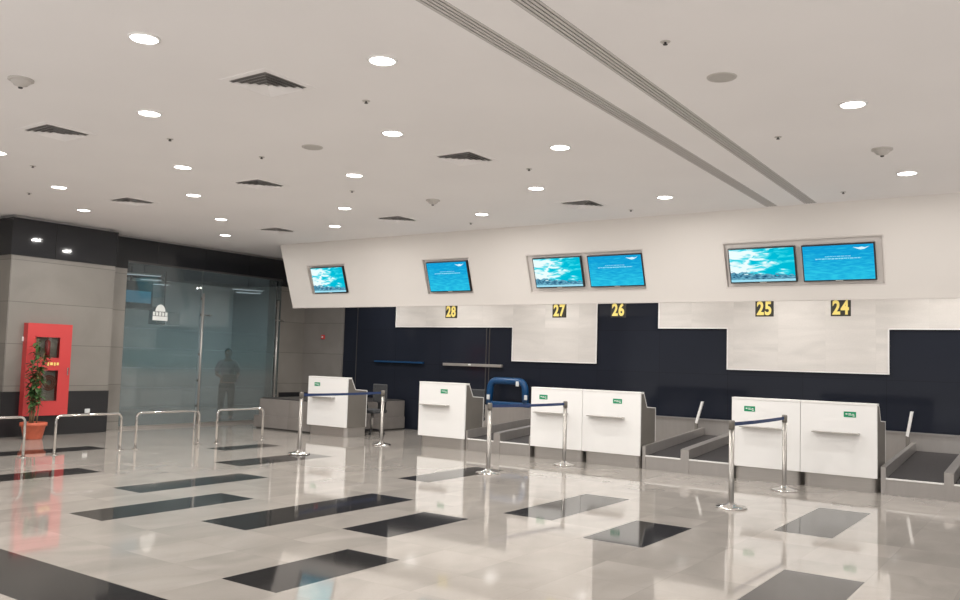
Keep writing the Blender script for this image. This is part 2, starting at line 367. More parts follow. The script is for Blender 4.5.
for x, z0, z1 in ((-12.95, 2.31, 3.2), (-9.73, 1.605, 2.31), (-7.77, 1.605, 3.2), (-6.47, 2.3, 3.2), (-5.155, 1.57, 2.3), (-2.52, 1.57, 2.295)): tr.box(x-.012, x+.012, YB-.037, YB-.03, z0, z1)
struct('trim_1', tr, 'white_edge')
struct('trim_2', MB().box(-10.42, -10.40, YB-.012, YB, .7, 2.31).box(-10.34, -10.32, YB-.012, YB, .7, 2.31).box(-14.19, -14.175, YB-.012, YB, .7, 3.2), 'dark_housing')
# steel back panel behind the belts
struct('wall_panel_steel', MB().box(-9.9, 6, YB-.10, YB, 0, .66).box(-9.9, 6, YB-.13, YB, .655, .675), 'steel_brushed')
# ceiling of the staff side, hidden behind the fascia
struct('ceiling_staff_side', MB().box(-14.0, 6, 13.15, YB, 3.30, 3.36), 'ceiling_paint')
# stone pilaster in the corner
struct('wall_pilaster', MB().box(-16.25, -14.62, YB-.06, YB+.02, 0, H), 'grey_stone_front')
struct('baseboard_back', MB().box(-15.9, -14.60, YB-.08, YB-.055, 0, .68), 'black_plastic')

# ------------------------------------------------------------------ left wall: stone pillar, recess, fascia, glass front
XP, XG = -15.5, -15.95
struct('wall_pillar', MB().box(-16.4, XP, 7.55, 9.55, 0, 3.23), 'grey_stone')
struct('wall_left', MB().box(-16.4, XG, 9.55, 10.10, 0, 3.26).box(-16.4, XG, 14.25, 15.1, 0, 3.26).box(-16.4, -16.2, -4, 7.55, 0, H), 'grey_stone')
struct('trim_3', MB().box(-16.4, XP+.02, 7.53, 9.57, 3.23, 3.90).box(-16.4, XG+.02, 9.57, 10.10, 3.26, 3.90).box(-16.4, XG+.02, 10.10, 14.25, 3.43, 3.90).box(-16.4, XG+.02, 14.25, 15.09, 3.26, 3.90), 'black_fascia')
struct('trim_4', MB().box(-16.4, XP-.10, 7.65, 9.45, 3.90, H).box(-16.4, XG-.08, 9.45, 15.09, 3.90, H), 'recess_grey')
struct('baseboard_left', MB().box(-16.4, XP+.012, 7.538, 9.562, 0, .80).box(-16.3, XG+.012, 14.3, 15.02, 0, .68), 'black_plastic')
struct('trim_5', MB().box(-15.99, XG+.03, 10.10, 14.25, 0, .05), 'steel')
struct('trim_12', MB().box(-15.99, XG+.02, 10.10, 14.25, 3.39, 3.43), 'dark_housing')
# glass panes
struct('window_1', MB().box(XG-.012, XG, 10.11, 11.92, .05, 3.39), 'film_glass')
struct('window_2', MB().box(XG-.012, XG, 11.97, 14.08, .05, 3.39), 'film_glass')
struct('window_3', MB().box(XG-.012, XG, 14.14, 14.25, .05, 3.39), 'film_glass')
# the office behind the glass
struct('wall_office', MB().box(-20.4, -20.3, 8, 16.4, 0, 3.6).box(-20.3, -16.4, 16.3, 16.4, 0, 3.6).box(-20.3, -16.4, 8, 8.1, 0, 3.6).box(-16.42, -16.2, 15.1, 16.3, 0, 3.6), 'office_wall')
struct('ceiling_office', MB().box(-20.4, -16.0, 8, 16.4, 3.5, 3.56), 'office_dark')
lamp(-18.2, 9.1, 3.3, OFFICE_FILL_W, .4, (.85, .95, 1)); lamp(-16.95, 15.75, 3.3, OFFICE_FILL_W, .3, (.85, .95, 1))   # unseen lamps added to brighten the office, tucked behind the stone
for k, (x, y, z, n_, lb) in enumerate([(-17.2, 11.31, 3.27, .75, 'nearest the glass above the blue display'), (-18.4, 12.29, 3.29, .5, 'in the middle of the office ceiling'), (-19.4, 13.2, 3.29, .5, 'deepest in the office, at the far wall'), (-17.4, 14.42, 3.20, .8, 'above the man, behind the second pane'), (-18.8, 15.6, 3.25, .7, 'at the back of the office beyond the man')]):  # glowing strips that imitate light reflections in the glass, not real fittings
    t = thing('reflection_strip', 'white glowing strip for a reflection in the glass, ' + lb, 'light', (x, y, z), math.radians(-25), 'reflection strips inside the glazed office')
    MB().box(-.05, .05, -n_/2, n_/2, .02, .05).done('strip_backing', 'office_white', t); MB().box(-.006, .006, -.006, .006, .05, 3.5-z).done('hanger', 'office_dark', t)
    MB().tube([(0, -n_/2+.02, .02), (0, n_/2-.02, .02)], .016, 8).done('tube', 'reflection_glow', t)
t = thing('display_screen', 'dim blue display hanging behind the glass near the stone pillar', 'screen', (-17.6, 11.25, 2.85))
MB().box(-.04, .04, -.55, .55, -.32, .32, .01).done('casing', 'office_dark', t)
MB().box(.041, .045, -.5, .5, -.17, .1).done('screen', 'office_screen', t)
MB().tube([(0, 0, .32), (0, 0, .65)], .02, 8).done('ceiling_bracket', 'office_dark', t)
t = thing('wall_cabinet', 'small dark and white cabinet behind the glass under the white emblem', 'cabinet', (-17.9, 12.35, 2.42))
MB().box(-.15, .15, -.30, -.05, -.2, .22, .01).done('body', 'office_dark', t)
MB().box(-.15, .15, -.05, .35, -.2, .1, .01).done('door', 'office_white', t)
MB().tube([(0, 0, .1), (0, 0, 1.08)], .015, 8).done('hanger', 'office_dark', t)

# tall steel pull posts on the glass doors
def post(y, label):
    t = thing('glass_door_post', label, 'door post', (XG+.06, y, 0), 0, 'steel posts on the glass front')
    MB().tube([(0, 0, .0), (0, 0, 2.90)], .026, 14).done('tube', 'steel', t)
    MB().lathe([(.0, .012), (.05, .012), (.05, 0), (0, 0)]).done('foot_plate', 'steel', t)
    for z in (.42, .98, 1.55, 2.42, 2.78):
        MB().tube([(0, 0, z), (-.06, 0, z)], .012, 8).tube([(-.05, 0, z), (-.06, 0, z)], .03, 10).done('clamp', 'chrome', t)
    MB().tube([(0, 0, 2.42), (.0, .20, 2.42)], .014, 8).ball((0, .21, 2.42), .024).done('hook', 'chrome', t)
post(11.945, 'tall slim steel post in the middle of the glass front, beside the man')
post(14.11, 'tall slim steel post at the far end of the glass front by the stone pilaster')
# emblem sticker
t = MB()
def disc(mb, cy, cz, ry, rz, a0, a1, x, th=.002, n=16):
    pts = [(cy+ry*math.cos(a0+(a1-a0)*k/n), cz+rz*math.sin(a0+(a1-a0)*k/n)) for k in range(n+1)]
    mb.prism(pts, 'X', x, x+th)
disc(t, 10.92, 2.43, .12, .15, 0, PI, XG+.001)
t.prism([(10.74, 2.24), (11.10, 2.24), (11.10, 2.33), (10.74, 2.33)], 'X', XG+.001, XG+.003)
for k in range(5): t.prism([(10.745+.073*k, 2.34), (10.80+.073*k, 2.34), (10.80+.073*k, 2.42-.01*(k % 2)), (10.745+.073*k, 2.42)], 'X', XG+.001, XG+.003)
o = t.done('window_sticker', 'white_print'); tag(o, 'white domed emblem sticker on the glass pane beside the stone pillar', 'sticker')

# ------------------------------------------------------------------ slanted fascia with recesses for the monitors
P0 = Vector((0, 12.46, 3.95)); P1 = Vector((0, 12.90, 2.63)); LV = (P1-P0).length; DV = (P1-P0)/LV; NV = Vector((0, DV.z, -DV.y)).normalized()
if NV.y > 0: NV = -NV
def zv(z): return (3.95-z)/1.32*LV
def SP(x, v, d=0): return Vector((x, 0, 0))+P0+DV*v+NV*d      # d > 0: towards the hall
XFM = Matrix(((1, 0, 0, 0), (0, DV.y, NV.y, P0.y), (0, DV.z, NV.z, P0.z), (0, 0, 0, 1)))   # local (x, v, d) -> world
opens = [(-13.40, -12.28, 3.505, 2.88), (-10.26, -9.15, 3.495, 2.82), (-7.94, -5.71, 3.475, 2.81), (-4.42, -2.17, 3.495, 2.81)]
XL, XR = -14.06, 6.0
so = MB(); last = XL; TH = .16
for a, b, zt, zb in opens:
    so.box(last, a, 0, LV, -TH, 0); so.box(a, b, 0, zv(zt), -TH, 0); so.box(a, b, zv(zb), LV, -TH, 0); last = b
so.box(last, XR, 0, LV, -TH, 0)
bmesh.ops.transform(so.bm, matrix=XFM, verts=so.bm.verts[:])
# the fascia's top closes against the ceiling
struct('wall_fascia', so, 'soffit_paint')
for k, (a, b, zt, zb) in enumerate(opens):
    m_ = MB(); v0, v1 = zv(zt), zv(zb); w = .022
    m_.box(a, b, v0, v1, -.065, -.05)
    for q in ((a, a+w, v0, v1), (b-w, b, v0, v1), (a+w, b-w, v0, v0+w), (a+w, b-w, v1-w, v1)): m_.box(*q, -.05, .004)
    bmesh.ops.transform(m_.bm, matrix=XFM, verts=m_.bm.verts[:])
    struct('trim_%d' % (6+k), m_, 'recess_grey')
struct('trim_10', MB().box(XL, XR, 12.885, 12.93, 2.615, 2.628), 'recess_grey')

def monitor(x0, x1, zt, zb, kind, label):
    v0, v1 = zv(zt), zv(zb); xc, vc = (x0+x1)/2, (v0+v1)/2; w, h = (x1-x0)/2, (v1-v0)/2
    loc = SP(xc, vc)
    t = thing('display_monitor', label, 'monitor', loc, 0, 'monitors in the slanted fascia'); R = XFM.copy(); R.translation = Vector((0, 0, 0))
    MB().box(-w, w, -h, h, -.042, .012, .006).done('casing', 'black_plastic', t, xf=R)
    MB().box(-w*.3, w*.3, -h*.3, h*.3, -.06, -.042).done('mounting_bracket', 'grille_dark', t, xf=R)
    s_ = MB().box(-w+.018, w-.018, -h+.018, h-.022, .0125, .015).done('screen', 'screen_view' if kind == 'view' else 'screen_blue', t, xf=R)
    if kind == 'blue':
        c = MB(); rnd = random.Random(3)
        for row, (vv, a0, a1, hh) in enumerate(((-h*.34, -.35, .35, .010), (-h*.22, -.62, .62, .016))):
            x = a0*w
            while x < a1*w:
                L_ = rnd.uniform(.012, .05); c.box(x, min(x+L_, a1*w), vv-hh/2, vv+hh/2*rnd.uniform(.3, 1), .016, .018); x += L_+.008
        c.done('caption', 'screen_pale', s_, xf=R)
        e = MB().prism([(w*.42, -h*.80), (w*.55, -h*.70), (w*.62, -h*.66), (w*.72, -h*.68), (w*.86, -h*.82), (w*.74, -h*.76), (w*.66, -h*.80), (w*.56, -h*.77)], 'Z', .016, .018)
        e.done('bird_emblem', 'screen_white', s_, xf=R)
    MB().box(-.05, .05, h-.014, h-.006, .012, .014).done('logo_strip', 'recess_grey', t, xf=R)
monitor(-13.29, -12.35, 3.445, 2.915, 'view', 'lone lit monitor with sky picture at the far end of the fascia')
monitor(-10.17, -9.21, 3.43, 2.875, 'blue', 'lit blue monitor alone in its frame above counter sign 28')
monitor(-7.80, -6.85, 3.405, 2.895, 'view', 'lit monitor with sky and skyline picture above counter sign 27')
monitor(-6.73, -5.74, 3.40, 2.885, 'blue', 'lit blue monitor with pale text line above counter sign 26')
monitor(-4.34, -3.355, 3.395, 2.885, 'view', 'lit monitor with sky and skyline picture above counter sign 25')
monitor(-3.265, -2.285, 3.39, 2.88, 'blue', 'lit blue monitor with pale text line above counter sign 24')

def sign(x, num):
    t = thing('counter_number_sign', 'black hanging sign with yellow number %s under the fascia' % num, 'sign', (x, 12.93, 2.52), 0, 'counter number signs')
    MB().box(-.135, .135, -.010, .010, -.135, .118, .003).done('plate', 'sign_black', t)
    for hx in (-.09, .09): MB().tube([(hx, 0, .11), (hx, 0, .135)], .006, 6).done('hanger', 'chrome', t)
    for k, ch in enumerate(num):
        cu = bpy.data.curves.new('digit', 'FONT'); cu.body = ch; cu.size = .275; cu.align_x = 'CENTER'; cu.offset = .010; cu.extrude = .002
        ob = bpy.data.objects.new('digit', cu); COL.objects.link(ob); bpy.context.view_layer.update()
        me = bpy.data.meshes.new_from_object(ob.evaluated_get(bpy.context.evaluated_depsgraph_get())); bpy.data.objects.remove(ob)
        me.transform(Matrix.Translation((-.058+.116*k, -.0125, -.103)) @ Matrix.Rotation(PI/2, 4, 'X') @ Matrix.Diagonal((.76, 1, 1, 1)))
        me.name = 'digit'; me.materials.clear(); me.materials.append(MATS['sign_yellow'])
        o = bpy.data.objects.new('digit', me); COL.objects.link(o); o.parent = t
for x, n_ in ((-9.745, '28'), (-7.395, '27'), (-6.27, '26'), (-3.865, '25'), (-2.785, '24')): sign(x, n_)

# ------------------------------------------------------------------ check-in counters
def counter(x0, x1, right_side, label, green_x, shelf):
    Y = 12.4; w = x1-x0
    t = thing('check_in_counter', label, 'counter', (x0, Y, 0), 0, 'white check in counters')
    MB().box(0, w-.006, 0, .035, .195, 1.15, .004).done('front_panel', 'white_laminate', t)
    MB().box(0, w-.004, -.006, .13, 1.15, 1.182, .006).done('counter_top', 'white_edge', t)
    prof = [(.035, .195), (.035, 1.15), (.13, 1.15), (.24, .95), (.58, .93), (.58, .195), (.20, .195), (.10, .195)]
    for nm, a, b in (('side_panel', 0, .025), ('side_panel', w-.03, w-.005)): MB().prism(prof, 'X', a, b).done(nm, 'side_grey', t)
    if right_side:
        e = MB()
        for (a, b), (c, d) in zip(prof[2:5], prof[3:6]):
            n_ = Vector((-(d-b), c-a)).normalized()*.014
            e.prism([(a, b), (c, d), (c-n_.x, d-n_.y), (a-n_.x, b-n_.y)], 'X', w-.034, w-.001)
        e.done('edge_trim', 'white_edge', t)
    MB().box(.025, w-.03, .22, .58, .89, .93).done('worktop', 'side_grey', t)
    # kick base of bright steel with rounded ends
    b = MB(); r = .09; pts = []
    for cx, a0 in ((w-.02-r, -PI/2), (.03+r, PI)):
        for k in range(9):
            a = a0+PI/2*k/8; pts.append((cx+r*math.cos(a), -.0+.03+r+r*math.sin(a)))
    pts = pts[9:]+pts[:9]; pts += [(w-.02, .57), (.03, .57)]
    b.prism(pts, 'Z', 0, .195); o = b.done('kick_base', 'steel', t)
    MB().box(shelf[0]-x0, shelf[1]-x0, -.11, .0, .762, .778, .004).done('bag_shelf', 'steel', t)
    g = MB().box(green_x-.078-x0, green_x+.078-x0, -.003, -.0005, .985, 1.06).done('green_sticker', 'green_label', t)
    c = MB(); gx = green_x-x0
    for q in ((-.055, -.03, 1.02, 1.035), (-.02, .015, 1.028, 1.036), (-.02, .03, 1.012, 1.02), (.03, .055, 1.022, 1.032), (.035, .06, 1.0, 1.012)): c.box(gx+q[0], gx+q[1], -.0045, -.003, q[2], q[3])
    c.done('sticker_print', 'white_print', g)
    return t
counter(-12.95, -11.85, True, 'white check in counter standing alone furthest away, beside the grey stone belt housing', -12.69, (-12.82, -12.18))
counter(-10.03, -8.97, True, 'white check in counter standing alone under counter sign 28', -9.45, (-9.95, -9.32))
counter(-7.60, -6.62, False, 'white check in counter under sign 27, left one of the middle pair', -7.36, (-7.50, -6.88))
counter(-6.62, -5.60, True, 'white check in counter under sign 26, right one of the middle pair', -6.00, (-6.50, -5.87))
counter(-4.17, -3.20, False, 'white check in counter under sign 25, left one of the nearest pair', -3.91, (-4.03, -3.44))
counter(-3.20, -2.21, True, 'white check in counter under sign 24, nearest of all', -2.555, (-3.03, -2.43))

# ------------------------------------------------------------------ baggage belts
def belt(x0, x1, lw, rw, label, right_post=True, left_post=False):
    """a weighing belt that climbs from z .20 at the front to .40 at the wall"""
    Y0, Y1 = 12.45, 14.98
    t = thing('baggage_belt', label, 'conveyor belt', ((x0+x1)/2, Y0, 0), 0, 'black baggage belts beside the counters'); xc = (x0+x1)/2
    a, b = x0-xc, x1-xc; L = Y1-Y0
    MB().prism([(.0, 0), (.0, .195), (L, .37), (L, 0)], 'X', a+lw, b-rw).done('frame', 'steel_brushed', t)
    MB().prism([(.03, .195), (.05, .212), (L, .395), (L, .365)], 'X', a+lw+.005, b-rw-.005).done('belt', 'rubber', t)
    MB().box(a+lw, b-rw, -.012, .018, .195, .216, .003).done('front_edge_strip', 'white_edge', t)
    for s_, wd in ((0, lw), (1, rw)):
        if wd <= 0: continue
        u, v = (a, a+wd) if s_ == 0 else (b-wd, b)
        MB().prism([(-.01, 0), (-.01, .35), (.06, .36), (L, .52), (L, 0)], 'X', u, v).done('side_rail', 'steel_brushed', t)
    return t
belt(-8.96, -8.24, .03, .13, 'black baggage belt next to counter 28, in front of the blue arch')
belt(-8.24, -7.62, 0, .03, 'black baggage belt beside counter 27, left of that counter')
belt(-5.58, -4.83, .05, .13, 'black baggage belt on the right of counter 26')
belt(-4.83, -4.19, 0, .03, 'black baggage belt beside counter 25, left of that counter')
belt(-2.18, -1.33, .06, .11, 'black baggage belt on the right of counter 24')
belt(-1.33, -.55, 0, .11, 'black baggage belt cut by the right edge of the photo')
def fin(x, y, z, dx, label, h=.40):
    t = thing('belt_end_post', label, 'post', (x, y, z), 0, 'slanted white posts at the belt ends')
    MB().prism([(-.02, -.08), (.03, -.08), (.03, .08), (-.02, .10)], 'Y', -.02, .02).done('bracket', 'side_grey', t)
    m_ = MB().prism([(-.022, .08), (.022, .08), (.022+dx, .08+h), (-.022+dx, .08+h)], 'Y', -.018, .018); m_.done('bar', 'white_edge', t)
fin(-5.63, 14.83, .51, .115, 'slanted white post at the back of the belt right of counter 26')
fin(-2.22, 14.83, .53, .07, 'slanted white post at the back of the belt right of counter 24')
fin(-1.45, 14.83, .605, .03, 'white post at the back of the belts, cut by the right edge of the photo')

# blue padded arch on the ledge behind the first belts
t = thing('padded_arch', 'blue padded arch frame on the steel ledge between counters 28 and 27', 'arch frame', (-9.68, 14.85, .676))
pts = []
hw, hh, r = .43, .52, .16
for cx, a0 in ((-(hw-r), PI), (hw-r, PI/2)):
    for k in range(7):
        a = a0-PI/2*k/6; pts.append((cx+r*math.cos(a), 0, hh-r+r*math.sin(a)))
MB().tube([(-hw-.02, 0, .03)]+pts+[(hw+.02, 0, .03)], .07, 14).done('padded_tube', 'pad_blue', t)
MB().box(-hw-.05, hw+.12, -.05, .05, 0, .09, .02).done('padded_base', 'pad_blue', t)
for x, z, n_ in ((-hw+.0, .17, 'clip'), (hw+.06, .2, 'clip'), (hw-.15, .47, 'clip')): MB().box(x-.035, x+.035, -.08, -.055, z-.05, z+.05, .008).done(n_, 'office_white', t)
struct('trim_11', MB().box(-10.35, -9.0, 14.76, YB-.1, 0, .675), 'steel_brushed')

# bars on the black wall
o = MB().box(-13.56, -12.10, YB-.06, YB, 1.49, 1.53, .005).done('wall_bar', 'blue_bar'); tag(o, 'thin dark blue bar on the black wall left of counter 28', 'wall bar', 'horizontal bars on the black wall')
t = thing('wall_bar', 'thin bright steel bar on the black wall above counter 28', 'wall bar', (-10.75, YB, 1.5), 0, 'horizontal bars on the black wall')
MB().box(-.78, .78, -.06, 0, -.035, .025, .006).done('bar', 'steel', t)
MB().ball((-.05, -.062, 0), .03, (1.3, .5, .8)).done('white_spot', 'white_edge', t)  # small white spot on the bar

# stone clad housing
t = thing('belt_housing', 'low grey stone clad belt housing beside the furthest counter', 'belt housing', (-14.55, 12.55, 0))
MB().prism([(-.03, .0), (1.58, 0), (1.58, .80), (2.0, .80), (2.0, 2.45), (-.03, 2.45)], 'Z', .28, .64).done('upper_cladding', 'clad_stone', t)
MB().prism([(-.17, -.02), (1.585, -.02), (1.585, .79), (2.02, .79), (2.02, 2.45), (-.17, 2.45)], 'Z', .03, .28).done('lower_cladding', 'clad_stone', t)
MB().prism([(-.12, .02), (1.56, .02), (1.56, .82), (1.98, .82), (1.98, 2.45), (-.12, 2.45)], 'Z', 0, .03).done('plinth', 'dark_housing', t)
MB().prism([(-.0, .03), (1.56, .03), (1.56, .83), (1.97, .83), (1.97, 2.45), (-.0, 2.45)], 'Z', .64, .66).done('top_slab', 'dark_housing', t)

# staff chairs
def chair(x, y, label):
    t = thing('office_chair', label, 'chair', (x, y, 0), 0, 'office chairs behind the counters')
    MB().box(-.23, .23, -.22, .22, .44, .52, .03).done('seat', 'chair_fabric', t)
    MB().box(-.19, .19, .20, .25, .66, 1.04, .02).done('backrest', 'chair_fabric', t)
    MB().box(-.04, .04, .21, .25, .46, .7).done('back_support', 'black_plastic', t)
    MB().tube([(0, 0, .08), (0, 0, .45)], .03, 10).done('column', 'steel', t)
    for k in range(5):
        a = 2*PI*k/5+.3; MB().tube([(0, 0, .10), (.27*math.cos(a), .27*math.sin(a), .07)], .018, 8).ball((.27*math.cos(a), .27*math.sin(a), .03), .03).done('leg', 'black_plastic', t)
    for s_ in (-1, 1): MB().tube([(s_*.24, .12, .48), (s_*.27, .1, .68), (s_*.27, -.14, .68)], .017, 8).done('armrest', 'black_plastic', t)
chair(-12.12, 13.45, 'dark office chair whose back shows behind the furthest counter')
chair(-9.62, 13.45, 'dark office chair whose back shows behind counter 28')

# ------------------------------------------------------------------ stanchions
def stanchion(x, y, label, tape_to=None, lz=1.0):
    t = thing('stanchion', label, 'barrier post', (x, y, 0), 0, 'steel queue posts with blue tape')
    MB().lathe([(0, 0), (.175, 0), (.178, .008), (.165, .022), (.09, .034), (.045, .05), (.034, .07), (0, .07)], n=36).done('base', 'chrome', t)
    MB().lathe([(.031, .05), (.031, .90), (.031, .90), (0, .90)]).done('pole', 'pole_steel', t)
    MB().lathe([(.0, .9), (.035, .9), (.035, .985), (.03, .998), (0, 1.0)]).done('head', 'side_grey', t)
    if tape_to:
        dx, dy = tape_to[0]-x, tape_to[1]-y; L = math.hypot(dx, dy); n = 12; m_ = MB(); nx, ny = -dy/L*.002, dx/L*.002
        for k in range(n):
            q = []
            for j in (k, k+1):
                u = .035/L+(1-.07/L)*j/n; q.append((dx*u, dy*u, .955-.008*4*u*(1-u)))
            (a, b) = q
            for sgn in (1,):
                m_.face([(a[0]+nx, a[1]+ny, a[2]-.021), (b[0]+nx, b[1]+ny, b[2]-.021), (b[0]+nx, b[1]+ny, b[2]+.021), (a[0]+nx, a[1]+ny, a[2]+.021)])
                m_.face([(a[0]-nx, a[1]-ny, a[2]+.021), (b[0]-nx, b[1]-ny, b[2]+.021), (b[0]-nx, b[1]-ny, b[2]-.021), (a[0]-nx, a[1]-ny, a[2]-.021)])
                m_.face([(a[0]-nx, a[1]-ny, a[2]+.021), (a[0]+nx, a[1]+ny, a[2]+.021), (b[0]+nx, b[1]+ny, b[2]+.021), (b[0]-nx, b[1]-ny, b[2]+.021)])
        m_.done('tape', 'tape_blue', t)
    return t
stanchion(-10.39, 9.81, 'steel queue post on the dark floor strip, nearer of the pair before the furthest counter', (-10.52, 11.92))
stanchion(-10.52, 11.95, 'steel queue post farther back, right of the furthest counter', None)
stanchion(-6.92, 10.17, 'steel queue post between counters 28 and 27, standing nearer the camera', (-6.67, 11.92))
stanchion(-6.67, 11.92, 'steel queue post standing close before counters 27 and 26', None)
stanchion(-3.30, 9.82, 'steel queue post before counter 25, nearest to the camera of all', (-3.24, 11.76))
stanchion(-3.24, 11.76, 'steel queue post close before the joint of counters 25 and 24', None)

# ------------------------------------------------------------------ low chrome barriers
def hoop(y0, y1, label, x=-12.55, h=.585):
    t = thing('barrier_rail', label, 'barrier', (x, (y0+y1)/2, 0), 0, 'low chrome barrier rails'); L = (y1-y0)/2; r = .08; pts = [(0, -L, .0)]
    for k in range(6): a = PI-PI/2*k/5; pts.append((0, -L+r+r*math.cos(a), h-r+r*math.sin(a)))
    for k in range(6): a = PI/2-PI/2*k/5; pts.append((0, L-r+r*math.cos(a), h-r+r*math.sin(a)))
    pts.append((0, L, 0))
    MB().tube(pts, .019, 12).done('hoop', 'chrome', t)
    for s_ in (-1, 1): MB().lathe([(0, .01), (.05, .01), (.055, 0), (0, 0)], 0, s_*L, 18).done('floor_plate', 'chrome', t)
    if 8 < y0 < 9: MB().tube([(0, L-.10, .0), (0, L-.10, h)], .014, 10).done('inner_post', 'chrome', t)
hoop(5.15, 6.47, 'low chrome barrier rail before the potted plant, cut by the left edge of the photo')
hoop(6.93, 8.0, 'low chrome barrier rail before the black pillar base, right of the potted plant')
hoop(8.27, 9.48, 'low chrome barrier rail before the first glass pane')
hoop(9.86, 10.9, 'low chrome barrier rail before the man behind the glass, ending at the belt housing')

# ------------------------------------------------------------------ red fire hose cabinet
t = thing('fire_hose_cabinet', 'red fire hose cabinet with two windows on the stone pillar', 'fire cabinet', (XP, 8.265, 0))
hwid = .41; z0, z1 = .37, 2.03
wins = [(-.27, .20, 1.40, 1.80), (-.12, .20, .62, 1.20)]
b = MB()
b.box(.002, .03, -hwid, hwid, z0, z1)
for q in ((-hwid, -.27, z0, z1), (.20, hwid, z0, z1), (-.27, .20, z0, .62), (-.27, .20, 1.80, z1), (-.27, .20, 1.20, 1.40), (-.27, -.12, .62, 1.20)): b.box(.03, .15, *q)
b.done('cabinet_body', 'red_paint', t)
b = MB().box(.031, .036, -.27, .20, 1.40, 1.80).box(.031, .036, -.12, .20, .62, 1.20); b.done('inner_lining', 'cabinet_inside', t)
for a0, a1, c0, c1 in wins:
    m_ = MB()
    for q in ((a0, a0+.015, c0, c1), (a1-.015, a1, c0, c1), (a0, a1, c0, c0+.015), (a0, a1, c1-.015, c1)): m_.box(.15, .156, *q)
    w_ = m_.done('window_frame', 'red_paint', t); MB().box(.120, .124, a0, a1, c0, c1).done('pane', 'clear_glass', w_)
m_ = MB()
for k in range(3):
    r = .06+.035*k; m_.tube([(.09, .06+r*math.cos(2*PI*j/24), .96+r*math.sin(2*PI*j/24)) for j in range(25)], .014, 8)
m_.done('hose_reel', 'hose', t)
MB().tube([(.08, .0, 1.40), (.08, .0, 1.70)], .045, 14).ball((.08, 0, 1.70), .045).tube([(.08, 0, 1.72), (.08, 0, 1.78)], .015, 8).done('extinguisher', 'red_paint', t)
m_ = MB()
for k, (a, w_) in enumerate(((-.02, .03), (.03, .05), (.10, .03), (.15, .04))): m_.box(.15, .153, a, a+w_, 1.27+.01*(k % 2), 1.33)
m_.done('lettering', 'sign_yellow', t)
MB().box(.15, .17, hwid-.06, hwid-.035, 1.1, 1.24, .004).done('latch', 'chrome', t)
# switch plate and alarm
o = MB().box(XP+.012, XP+.03, 9.09, 9.19, .38, .46, .004).done('socket_plate', 'office_white'); tag(o, 'small white socket plate on the black pillar base above the rail', 'socket')
t = thing('fire_alarm_button', 'small red fire alarm button on the stone pilaster', 'alarm button', (-15.25, YB-.06, 2.06))
MB().box(-.05, .05, -.04, 0, -.05, .05, .006).done('case', 'red_paint', t); MB().box(-.02, .02, -.045, -.04, -.02, .02).done('button', 'white_print', t)
o = MB().box(XP, XP+.02, 7.83, 7.88, 1.70, 1.78, .004).done('door_bell_plate', 'office_white'); tag(o, 'tiny pale plate on the stone pillar left of the red cabinet', 'plate')

# ------------------------------------------------------------------ potted plant
t = thing('potted_plant', 'tall thin leafy plant in a terracotta pot before the red cabinet', 'plant', (-15.0, 7.88, 0))
MB().lathe([(0, 0), (.145, 0), (.15, .01), (.195, .22), (.205, .225), (.22, .228), (.22, .285), (.20, .29), (.19, .25), (.18, .235), (0, .235)], n=32).done('pot', 'terracotta', t)
MB().lathe([(0, .255), (.12, .26), (.188, .25)], n=24).done('soil', 'soil', t)
rnd = random.Random(11); stems = MB(); lf = MB(); tops = []
for k in range(6):
    a = rnd.uniform(0, 6.28); hh_ = (1.72, 1.5, 1.25, 1.0, .85, 1.35)[k]; bx, by = .07*math.cos(a), .07*math.sin(a)
    pts = [(bx, by, .27)]
    for j in range(1, 7):
        u = j/6; pts.append((bx*(1+.6*u)+rnd.uniform(-.02, .02), by*(1+.3*u)+.07*u*rnd.uniform(.2, 1), .27+(hh_-.27)*u))
    stems.tube(pts, .012, 7, radii=[.013*(1-.6*j/6) for j in range(7)])
    for j in range(46 if hh_ > 1.2 else 22):
        u = rnd.uniform(.25, 1.0)**.8; i = min(5, int(u*6)); f_ = u*6-i
        p = Vector(pts[i]).lerp(Vector(pts[i+1]), f_)
        d = Vector((rnd.uniform(-1, 1), rnd.uniform(-1, 1), rnd.uniform(-.5, .7))).normalized(); Ln = rnd.uniform(.09, .17); wd = Ln*.24
        s_ = d.cross(Vector((0, 0, 1))).normalized(); up = s_.cross(d)
        c0 = p; c1 = p+d*Ln*.35-up*.0; c2 = p+d*Ln*.7-Vector((0, 0, .015)); c3 = p+d*Ln-Vector((0, 0, .05))
        V = [lf.bm.verts.new(q) for q in (c0, c1+s_*wd, c1-up*.01, c1-s_*wd, c2+s_*wd*.8, c2-up*.01, c2-s_*wd*.8, c3)]
        for q in ((0, 2, 1), (0, 3, 2), (1, 2, 5, 4), (2, 3, 6, 5), (4, 5, 7), (5, 6, 7)): lf.bm.faces.new([V[i2] for i2 in q]).smooth = True
stems.done('stem', 'bark', t); lf.done('foliage', 'leaf_green', t)

